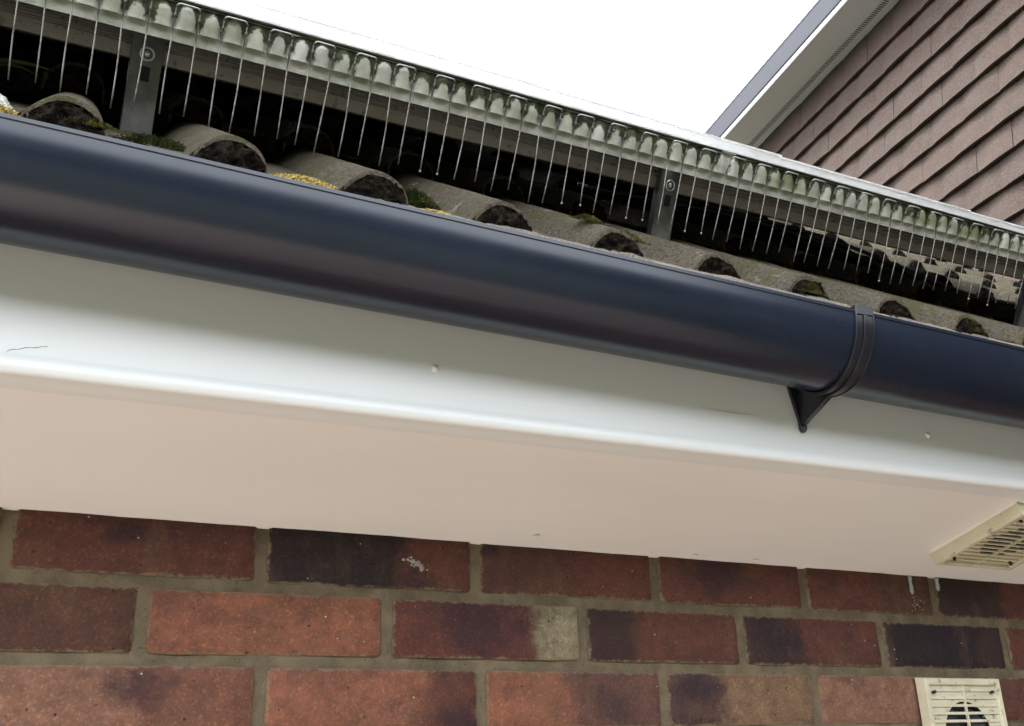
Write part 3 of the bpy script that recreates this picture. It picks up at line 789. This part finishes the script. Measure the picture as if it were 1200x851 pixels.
# cables under the right end
def cable(pts, r, label):
    P = [Vector(p) for p in pts]; out_ = []
    for i in range(len(P)-1):
        p0, p1, p2, p3 = P[max(i-1, 0)], P[i], P[i+1], P[min(i+2, len(P)-1)]
        for k in range(10):
            t = k/10; out_.append(.5*((2*p1)+(-p0+p2)*t+(2*p0-5*p1+4*p2-p3)*t*t+(-p0+3*p1-3*p2+p3)*t**3))
    out_.append(P[-1]); t = MB(); t.tube(out_, r, 8); return tag(t.build('cable', M_cable, None, smooth=True), label, 'cable')
cable([(.55, .10, .61), (.80, .04, .585), (1.0, .02, .556), (1.2, .03, .535), (1.4, .10, .59), (1.7, .2, .68)], .0045, 'thick black cable looping under the right panel')
cable([(.72, .02, .575), (.9, -.01, .552), (1.05, -.02, .528), (1.2, -.01, .518), (1.32, .0, .527), (1.6, .1, .61)], .003, 'thin black cable lying on the tiles under the right panel')
# weeds under the panels at the left
wd = thing('weed', 'pale green arching weed leaves under the left panel', 'weed', (-.21, -.02, .46))
for j, (dx, dy, ln, hgt) in enumerate(((.0, .0, .06, .02), (.0, -.02, .085, .012), (.03, .02, .07, .02), (-.02, .01, .05, .02))):
    t = MB()
    for k in range(10):
        a, b = k/10, (k+1)/10
        P = lambda s, e: (dx+ln*s, dy+e*.004*math.sin(math.pi*min(1, s+.1)), .01+hgt*math.sin(s*2.3)+abs(e)*.0012)
        t.quad(P(a, -1), P(a, 0), P(b, 0), P(b, -1)); t.quad(P(a, 0), P(a, 1), P(b, 1), P(b, 0))
    t.build('leaf', M_weed, wd)

# ================================================================ VENTS
def hole_front(t, W, zc, R, yf, n=48):
    """square plate front (half-width W) with a round hole, in x/z, facing -Y"""
    pts = []
    for i in range(n):
        a = 2*math.pi*i/n; c, s = math.cos(a), math.sin(a)
        k = W/max(abs(c), abs(s)); pts.append(((R*c, yf, R*s), (k*c, yf, k*s), (R*c, yf+.004, R*s)))
    for i in range(n):
        a, b = pts[i], pts[(i+1) % n]
        t.quad(a[0], a[1], b[1], b[0]); t.quad(a[2], a[0], b[0], b[2])
def vent(name, label, W, loc, rot, slats, R, fr=.009, DP=.013):
    v_ = thing(name, label, 'vent', loc, rot=rot)
    # outer rim: tapered frame
    t = MB(); o_, i_, T = W, W-fr, DP
    for k in range(4):
        c = [(1, 1), (-1, 1), (-1, -1), (1, -1)]; a, b = c[k], c[(k+1) % 4]
        P = lambda q, s, y: (q[0]*s, y, q[1]*s)
        t.quad(P(a, o_, 0), P(b, o_, 0), P(b, o_-.0015, -T), P(a, o_-.0015, -T))
        t.quad(P(a, o_-.0015, -T), P(b, o_-.0015, -T), P(b, i_, -T), P(a, i_, -T))
        t.quad(P(a, i_, -T), P(b, i_, -T), P(b, i_-.001, -T+.0045), P(a, i_-.001, -T+.0045))
    bevel(t.build('frame', M_vent, v_), .0008, 2)
    t = MB(); hole_front(t, i_-.0005, 0, R, -T+.0045); t.build('back_plate', M_vent, v_)
    # slats: one per louvre
    nsl = slats; span = 2*(i_-.002)
    for k in range(nsl):
        z = -i_+.002+span*(k+.5)/nsl
        s = MB(); h = span/nsl
        s.box(-i_+.0008, i_-.0008, -T+.0024, -T+.0043, z-h*.17, z+h*.17)
        s.build('slat', M_vent, v_, merge=False)
    s = MB(); s.box(-.0011, .0011, -T+.0010, -T+.0042, -i_+.001, i_-.001); s.build('centre_bar', M_vent, v_)
    # duct behind
    t = MB(); n = 32; DB = -.0004 if DP > .0135 else .0012
    for i in range(n):
        a, b = 2*math.pi*i/n, 2*math.pi*(i+1)/n
        t.quad((R*math.cos(a), -T+.0046, R*math.sin(a)), (R*math.cos(b), -T+.0046, R*math.sin(b)), (R*math.cos(b), DB, R*math.sin(b)), (R*math.cos(a), DB, R*math.sin(a)))
    t.f.append(tuple(range(len(t.v), len(t.v)+n))); t.mi.append(0)
    for i in range(n): t.v.append((R*math.cos(2*math.pi*i/n), DB, R*math.sin(2*math.pi*i/n)))
    t.build('duct', M_ventdark, v_)
    for sx, szz in ((-1, 1), (1, 1), (-1, -1), (1, -1)):
        t = MB(); t.tube([(sx*(i_-.009), -T+.0028, szz*(i_-.009)), (sx*(i_-.009), -T+.0048, szz*(i_-.009))], .0024, 12)
        t.tube([(sx*(i_-.009), -T-.0004, szz*(i_-.009)), (sx*(i_-.009), -T+.003, szz*(i_-.009))], .0020, 12)
        t.build('screw_hole', M_ventdark, v_)
    return v_
WV = .0720
wv = vent('wall_vent', 'cream plastic louvred vent fixed on the brick wall', WV, (1.0235, -.0035, -.0735-.001-WV), (0, 0, 0), 13, .0425)
for k, (a, wv_) in enumerate(((.35, .8), (2.1, .9), (3.6, .8), (5.2, .9))):   # flap blades inside the duct
    t = MB(); R = .041
    P = lambda r, an, y: (r*math.cos(an), y, r*math.sin(an))
    for j in range(5):
        a0, a1 = a+wv_*j/5, a+wv_*(j+1)/5
        t.quad(P(.006, a0, -.002), P(R*.95, a0, -.006+.006*j/5), P(R*.95, a1, -.006+.006*(j+1)/5), P(.006, a1, -.002))
    t.build('blade', M_flap, wv)
th = math.atan(KS)
# local -Y must point along the soffit's downward normal, local Z points outward (towards the fascia)
nrm = Vector((0, -KS, -1)).normalized()            # downward normal of the soffit
upd = Vector((0, -1, KS)).normalized()             # along the soffit towards the fascia
xax = Vector((1, 0, 0))
WS = .0710
cS = Vector((1.0180, 0, 0))+Vector((0, -.1330, sz(-.1330)+.0026))
sv = vent('soffit_vent', 'cream plastic louvred vent fixed under the soffit', WS, (0, 0, 0), (0, 0, 0), 13, .042, .009, .0165)
Y_ = -nrm; Z_ = upd; X_ = Y_.cross(Z_)
sv.matrix_world = Matrix(((X_.x, Y_.x, Z_.x, cS.x), (X_.y, Y_.y, Z_.y, cS.y), (X_.z, Y_.z, Z_.z, cS.z), (0, 0, 0, 1)))
t = MB()                                           # smeared sealant round the vent
for i in range(60):
    a = 2*math.pi*i/60; c, s = math.cos(a), math.sin(a); k = 1/max(abs(c), abs(s))
    a2 = 2*math.pi*(i+1)/60; c2_, s2_ = math.cos(a2), math.sin(a2); k2 = 1/max(abs(c2_), abs(s2_))
    w0 = WS+.004+.004*noise.noise((c*2, s*2, 3)); w1 = WS+.004+.004*noise.noise((c2_*2, s2_*2, 3))
    t.quad((WS*k*c*.98, -.0018, WS*k*s*.98), (w0*k*c, .0006, w0*k*s), (w1*k2*c2_, .0006, w1*k2*s2_), (WS*k2*c2_*.98, -.0018, WS*k2*s2_*.98))
t.build('sealant', M_soffit, sv, smooth=True)

# ================================================================ TILE-HUNG HOUSE on the right
A = math.radians(9)
Nn = Vector((math.cos(A), -math.sin(A), 0)); Dd = Vector((math.sin(A), math.cos(A), 0))
D0 = 2.55
base = Vector((-.1087, -.9418, 0))+Nn*D0
house = thing('tile_hung_house', 'neighbouring house wall hung with purple-brown tiles under white eaves', 'house', (base.x, base.y, GZ))
house.rotation_euler = (0, 0, math.atan2(-Dd.y, -Dd.x))
ZO = -GZ                                           # local z of world z = 0
t = MB(); t.box(-6.5, 1.5, .035, .3, 0, 2.85+ZO); t.build('wall', M_clayback, house)
ZS = 2.642+ZO
gauge = .1135
def clay_mesh(seed):
    r = random.Random(seed); t = MB(); Wd, Hh, T = .1655, .150, .0155
    cam_ = r.uniform(.003, .0055); tw = r.uniform(-.0015, .0015)
    nx = 8
    def P(a, b, d):
        x = (a-.5)*Wd; z = Hh*b
        y = -.041+.026*b-cam_*(1-(2*a-1)**2)*(.6+.4*(1-b))+tw*(2*a-1)+cam_*.6
        zz = z+.0012*noise.noise((a*3, seed, 0))*(1-b)
        return (x, y+d*T, zz)
    for d in (0, 1):
        t.grid(nx, 3, lambda a, b: P(a, b, d), flip=bool(d))
    for b in (0, 1): t.grid(nx, 1, lambda a, d: P(a, b, d))
    for a in (0, 1): t.grid(3, 1, lambda b, d: P(a, b, d))
    return t.mesh('wall_tile', M_clay, smooth=True, angle=40)
cms = [clay_mesh(i) for i in range(8)]
rc = random.Random(2)
for row in range(14):
    zlow = 2.492+ZO-gauge*row
    for k in range(20):
        x = -4.45+.166*k+(.083 if row % 2 else 0)
        o = put('wall_tile', cms[rc.randrange(8)], house, (x, rc.uniform(-.0015, .0015), zlow+rc.uniform(-.0018, .0018)))
        o.rotation_euler = (rc.uniform(-.006, .006), rc.uniform(-.003, .003), rc.uniform(-.004, .004))
# top cut course under the soffit
# eaves: soffit, vent grille, fascia, grey trim
t = MB(); t.box(-6.5, 1.5, -.045, .05, ZS, ZS+.012); t.box(-6.5, 1.5, -.215, -.0755, ZS, ZS+.012); t.build('soffit', M_white2, house)
t = MB(); t.box(-6.5, 1.5, -.0755, -.045, ZS+.006, ZS+.012); t.build('vent_channel', M_ventdark, house)
t = MB(); x = -4.6
while x < -1.2:
    t.box(x, x+.0042, -.0753, -.0452, ZS+.0005, ZS+.004); x += .0120
o = t.build('vent_grille', M_white2, house); o['kind'] = 'stuff'
t = MB()
pr = [(-.215, ZS+.012), (-.215, ZS-.002), (-.2175, ZS-.006), (-.222, ZS-.007), (-.226, ZS-.004), (-.2275, ZS+.002), (-.2275, ZS+.05), (-.215, ZS+.05)]
t.sweep(pr, [-6.5, 1.5]); bevel(t.build('fascia_board', M_white2, house), .001, 2)
t = MB(); t.sweep([(-.2285, ZS+.018), (-.2320, ZS+.016), (-.2335, ZS+.02), (-.2340, ZS+.122), (-.22, ZS+.124), (-.2285, ZS+.02)], [-6.5, 1.5]); t.build('grey_trim', M_greyf, house)
t = MB(); t.quad((-6.5, -.235, ZS+.125), (1.5, -.235, ZS+.125), (1.5, 2.5, ZS+1.5), (-6.5, 2.5, ZS+1.5)); t.quad((-6.5, -.235, ZS+.115), (1.5, -.235, ZS+.115), (1.5, 2.5, ZS+1.49), (-6.5, 2.5, ZS+1.49)); t.build('roof', M_clay, house)
